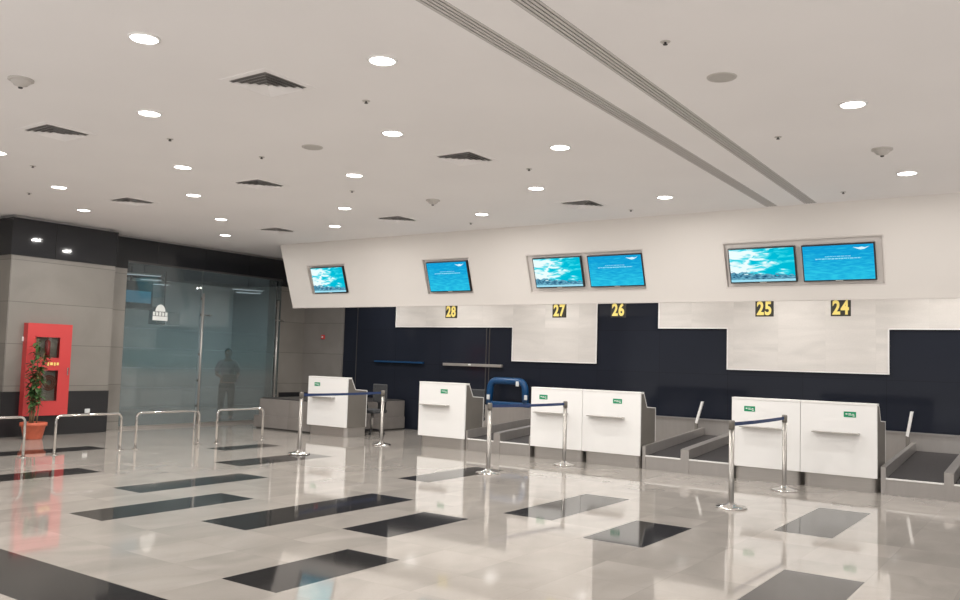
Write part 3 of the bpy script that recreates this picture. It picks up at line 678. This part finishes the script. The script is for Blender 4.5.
# ------------------------------------------------------------------ ceiling fittings
pr = thing('ceiling_downlight', 'x', 'downlight', (0, 0, H), 0)
def downlight(parent):
    MB().lathe([(.102, -.012), (.115, -.010), (.12, 0), (.102, 0)], n=32).done('trim_ring', 'white_edge', parent)
    MB().lathe([(0, -.010), (.05, -.010), (.102, -.006)], n=32).done('lens', 'lamp_glow', parent)
downlight(pr)
DL = [((-5.74, 3.66), 'big glowing ceiling downlight nearest the upper left corner of the photo'),
      ((-4.49, 4.94), 'big glowing ceiling downlight right of the largest square diffuser, nearest of its line'),
      ((-7.52, 4.90), 'ceiling downlight left of the largest square diffuser, below the corner light'),
      ((-5.86, 6.65), 'ceiling downlight between the largest square diffuser and the one left of the slots'),
      ((-9.34, 6.60), 'ceiling downlight below the small sprinkler, left of the largest square diffuser'),
      ((-7.67, 7.99), 'ceiling downlight right of the round speaker near the middle of the ceiling'),
      ((-12.21, 6.56), 'ceiling downlight above the stone pillar, left of the narrow far diffuser'),
      ((-10.86, 7.89), 'ceiling downlight just left of the small diffuser under the round speaker'),
      ((-13.83, 7.88), 'small ceiling downlight closest to the black fascia above the stone pillar'),
      ((-12.36, 9.57), 'small ceiling downlight above the glass front, second nearest to the black fascia'),
      ((-9.52, 9.73), 'ceiling downlight above the small far diffuser, over the furthest monitor'),
      ((-13.96, 10.93), 'tiny far ceiling downlight closest to the fascia over the glass front'),
      ((-11.01, 11.02), 'small ceiling downlight closest to the slanted fascia, right of the furthest diffuser'),
      ((-4.61, 7.99), 'ceiling downlight left of the slot diffusers, above the monitors of counter 26'),
      ((-5.99, 9.76), 'ceiling downlight above counter 27, midway to the slanted fascia'),
      ((-7.84, 11.13), 'small ceiling downlight close to the fascia, between monitors 28 and 27'),
      ((-4.70, 11.09), 'ceiling downlight close to the fascia, just left of the slot diffusers'),
      ((-1.60, 7.89), 'large ceiling downlight right of the slot diffusers, above counter 24'),
      ((-1.63, 10.97), 'ceiling downlight close to the fascia at the right edge of the photo'),
      ((-10.75, 4.98), 'ceiling downlight cut by the left edge of the photo')]
for k, ((x, y), lb) in enumerate(DL):
    o = pr if k == 0 else dup(pr, (x, y, H), lb, 'round ceiling downlights')
    if k == 0: o.location = (x, y, H); o['label'] = words(lb); o['group'] = 'round ceiling downlights'
    lamp(x, y, H-.02, LAMP_W)

pr = thing('ceiling_diffuser', 'x', 'air diffuser', (0, 0, H), 0)
def ring(mb, r0, z0, r1, z1, th=.004):
    A = [(-r0, -r0, z0), (r0, -r0, z0), (r0, r0, z0), (-r0, r0, z0)]; B = [(-r1, -r1, z1), (r1, -r1, z1), (r1, r1, z1), (-r1, r1, z1)]
    for k in range(4):
        j = (k+1) % 4; mb.face([A[k], A[j], B[j], B[k]]); mb.face([(p[0], p[1], p[2]+th) for p in (B[k], B[j], A[j], A[k])])
m_ = MB(); ring(m_, .30, 0, .297, -.004); ring(m_, .297, -.004, .235, -.004); m_.done('flange', 'ceiling_paint', pr)
MB().box(-.235, .235, -.235, .235, -.004, -.001).done('plenum', 'opening_shade_grey', pr)  # flat grey plate, its colour standing in for shade inside the opening
for r in (.222, .170, .118, .066):
    m_ = MB(); ring(m_, r, -.026, r-.040, -.008); m_.done('louvre', 'ceiling_paint', pr)
DF = [((-5.76, 4.88), 'largest square air diffuser, nearest the top of the photo'), ((-5.84, 7.91), 'square air diffuser between the slot diffusers and the middle downlights, second largest in view'),
      ((-9.11, 4.83), 'square air diffuser at the left, above the stone pillar and left of the downlights'), ((-9.28, 7.80), 'square air diffuser below the round speaker, between two rows of downlights'),
      ((-12.24, 7.76), 'thin looking square air diffuser near the black fascia, above the glass front'), ((-9.44, 10.91), 'small square air diffuser near the slanted fascia, left of monitor 28'),
      ((-5.98, 11.06), 'small square air diffuser near the slanted fascia above monitor 26'), ((-12.42, 10.91), 'furthest square air diffuser, above the end of the slanted fascia')]
for k, ((x, y), lb) in enumerate(DF):
    if k == 0: pr.location = (x, y, H); pr['label'] = words(lb); pr['group'] = 'square ceiling diffusers'
    else: dup(pr, (x, y, H), lb, 'square ceiling diffusers')

pr = thing('ceiling_sprinkler', 'x', 'sprinkler', (0, 0, H), 0)
MB().lathe([(0, -.004), (.033, -.004), (.038, 0)], n=20).done('cover_plate', 'sensor_plastic', pr)
MB().lathe([(.0, -.022), (.018, -.022), (.018, -.019), (.008, -.017), (.008, -.004), (0, -.004)], n=12).done('head', 'grille_dark', pr)
SK = [((-8.24, 5.64), 'between the two brightest left downlights'), ((-7.98, 6.72), 'just left of the round speaker'), ((-5.34, 5.68), 'below the brightest downlight at upper centre'),
      ((-8.44, 8.76), 'among the middle downlights left of the smoke detector'), ((-5.47, 8.74), 'above counter 27 between two downlights'), ((-11.12, 5.61), 'beneath the left square diffuser'),
      ((-2.43, 5.70), 'nearest the top of the photo, right of the slots'), ((-2.47, 8.68), 'beneath the right speaker'), ((-2.51, 11.79), 'close to the fascia, right of the slot ends'),
      ((-5.55, 11.81), 'close to the fascia above monitor 26'), ((-8.53, 11.79), 'close to the fascia above monitor 28'), ((-13.14, 6.60), 'nearest the black fascia over the pillar')]
for k, ((x, y), lb) in enumerate(SK):
    lb = 'small sprinkler head in the ceiling ' + lb
    if k == 0: pr.location = (x, y, H); pr['label'] = words(lb); pr['group'] = 'ceiling sprinklers'
    else: dup(pr, (x, y, H), lb, 'ceiling sprinklers')
pr = thing('smoke_detector', 'domed smoke detector on the ceiling near the upper left edge of the photo', 'smoke detector', (-7.60, 3.68, H), 0, 'ceiling smoke detectors')
MB().lathe([(0, -.02), (.09, -.02), (.105, -.015), (.105, 0)], n=28).done('base', 'sensor_plastic', pr)
MB().lathe([(0, -.075), (.02, -.073), (.03, -.06), (.055, -.055), (.062, -.045), (.075, -.035), (.08, -.02)], n=28).done('dome', 'sensor_plastic', pr)
MB().lathe([(.0, -.085), (.018, -.083), (.02, -.07)], n=16).done('sensor_tip', 'grille_dark', pr)
dup(pr, (-7.81, 9.82, H), 'domed smoke detector on the ceiling above monitor 28'); dup(pr, (-1.67, 9.66, H), 'domed smoke detector between the two downlights right of the slot diffusers')
pr = thing('ceiling_speaker', 'round flush speaker grille between the left and middle downlights', 'speaker', (-7.07, 6.67, H), 0, 'round ceiling speakers')
MB().lathe([(.10, -.008), (.115, -.008), (.12, 0)], n=32).done('rim', 'sensor_plastic', pr); MB().lathe([(0, -.007), (.10, -.007)], n=32).done('grille', 'speaker_mesh', pr)
dup(pr, (-2.34, 6.64, H), 'round flush speaker grille right of the slot diffusers')
for (a, b), lb in zip(SLOTS, ('long slot air diffuser, left one of the two running to the fascia', 'long slot air diffuser, right one of the two running to the fascia')):
    t = thing('slot_diffuser', lb, 'air diffuser', (sx((a+b)/2, SY1), SY1, H), math.atan(SLANT), 'long slot air diffusers'); w = (b-a)/2-.001; L = SY1-SY0
    MB().box(-w, w, -L, 0, .05, .06).box(-w, -w+.002, -L, 0, 0, .05).box(w-.002, w, -L, 0, 0, .05).box(-w, w, -.002, 0, 0, .05).box(-w, w, -L, -L+.002, 0, .05).done('plenum', 'grille_dark', t)
    for k in range(5):
        u = -w+.003+(2*w-.026)*k/4; MB().box(u, u+.022, -L+.003, -.003, -.001, .012).done('slat', 'slat_white', t)

# ------------------------------------------------------------------ the man behind the glass
def skin(name, verts, edges, radii, m, parent, sub=2, root=0):
    me = bpy.data.meshes.new(name); me.from_pydata(verts, edges, []); me.materials.append(MATS[m])
    o = bpy.data.objects.new(name, me); COL.objects.link(o); o.parent = parent
    me.skin_vertices.new() if hasattr(me.skin_vertices, 'new') else None
    md = o.modifiers.new('skin', 'SKIN'); md.use_smooth_shade = True
    if not me.skin_vertices:
        bm = bmesh.new(); bm.from_mesh(me); bm.verts.layers.skin.verify(); bm.to_mesh(me); bm.free()
    for i, r in enumerate(radii):
        me.skin_vertices[0].data[i].radius = r if isinstance(r, tuple) else (r, r)
        me.skin_vertices[0].data[i].use_root = (i == root)
    sb = o.modifiers.new('sub', 'SUBSURF'); sb.levels = sub; sb.render_levels = sub
    return o
t = thing('person', 'man in a pale shirt and dark trousers standing behind the frosted glass', 'person', (-16.42, 13.12, 0), math.radians(-30)); t.scale = (.97, 1.0, .965)
# local frame: the man faces +X (towards the hall)
V = [(0, 0, .93), (0, 0, 1.10), (.0, 0, 1.28), (0, 0, 1.43), (.01, 0, 1.52), (.02, 0, 1.60), (.025, 0, 1.69),
     (0, .10, .90), (.02, .11, .50), (-.01, .12, .09), (.13, .13, .04),
     (0, -.10, .90), (-.03, -.11, .50), (-.08, -.12, .09), (.06, -.13, .04),
     (0, .19, 1.40), (.0, .25, 1.14), (.20, .16, 1.03), (.27, .08, 1.04),
     (0, -.19, 1.40), (.0, -.25, 1.14), (.20, -.14, 1.06), (.28, -.06, 1.08)]
E_ = [(0, 1), (1, 2), (2, 3), (3, 4), (4, 5), (5, 6), (0, 7), (7, 8), (8, 9), (9, 10), (0, 11), (11, 12), (12, 13), (13, 14), (3, 15), (15, 16), (16, 17), (17, 18), (3, 19), (19, 20), (20, 21), (21, 22)]
Rr = [(.12, .15), (.105, .14), (.115, .16), (.09, .11), .055, .075, .06, .085, .058, .042, .035, .085, .058, .042, .035, .055, .042, .030, .026, .055, .042, .030, .026]
skin('body', V, E_, Rr, 'skin', t)
MB().ball((.025, 0, 1.645), .098, (.98, .80, 1.18)).ball((.118, 0, 1.635), .018, (1, .7, 1.3)).ball((.02, .08, 1.64), .024, (.7, .4, 1.2)).ball((.02, -.08, 1.64), .024, (.7, .4, 1.2)).done('head', 'skin', t)
MB().ball((.0, 0, 1.685), .10, (1.0, .84, .95)).done('hair', 'hair_dark', t)
MB().ball((.105, .03, 1.665), .012).ball((.105, -.03, 1.665), .012).done('eyes', 'eye_white', t)
MB().ball((.108, 0, 1.59), .02, (.5, 1.1, .35)).done('mouth', 'lip', t)
skin('shirt', [(0, 0, .92), (0, 0, 1.10), (0, 0, 1.28), (0, 0, 1.43), (.0, .19, 1.40), (.0, .25, 1.17), (0, -.19, 1.40), (0, -.25, 1.17)],
     [(0, 1), (1, 2), (2, 3), (3, 4), (4, 5), (3, 6), (6, 7)], [(.14, .18), (.125, .165), (.135, .185), (.10, .13), .072, .062, .072, .062], 'shirt', t)
skin('trousers', [(0, 0, .97), (0, 0, .88), (0, .10, .80), (.02, .11, .50), (-.01, .12, .12), (0, -.10, .80), (-.03, -.11, .50), (-.08, -.12, .12)],
     [(0, 1), (1, 2), (2, 3), (3, 4), (1, 5), (5, 6), (6, 7)], [(.13, .17), (.13, .17), .105, .08, .068, .105, .08, .068], 'trousers', t)
for (x, y) in ((0, .125), (-.07, -.125)): MB().ball((x+.06, y, .04), .055, (2.4, .85, .75)).done('shoe', 'shoe_black', t)
for s_, (hx, hy, hz) in ((1, (.29, .06, 1.04)), (-1, (.30, -.04, 1.08))):
    h_ = MB().ball((hx, hy, hz), .04, (1.1, 1, .5))
    for k in range(4):
        o_ = (k-1.5)*.018; L_ = (.055, .068, .072, .06)[k]
        h_.tube([(hx+.02, hy-s_*.01+o_, hz), (hx+.02+L_*.6, hy-s_*.03+o_, hz-.006), (hx+.02+L_*.8, hy-s_*.05+o_, hz-.03)], .008, 7)
    h_.tube([(hx, hy+s_*.02, hz+.01), (hx+.03, hy+s_*.0, hz+.035), (hx+.055, hy-s_*.02, hz+.035)], .010, 7)
    h_.done('hand', 'skin', t)
o = MB().box(.348, .362, -.16, .16, .93, 1.10, .003).done('folder', 'folder_dark'); o.location = (-16.42, 13.12, 0); o.rotation_euler = (0, 0, math.radians(-30)); tag(o, 'dark folder in the hands of the man behind the glass', 'folder')
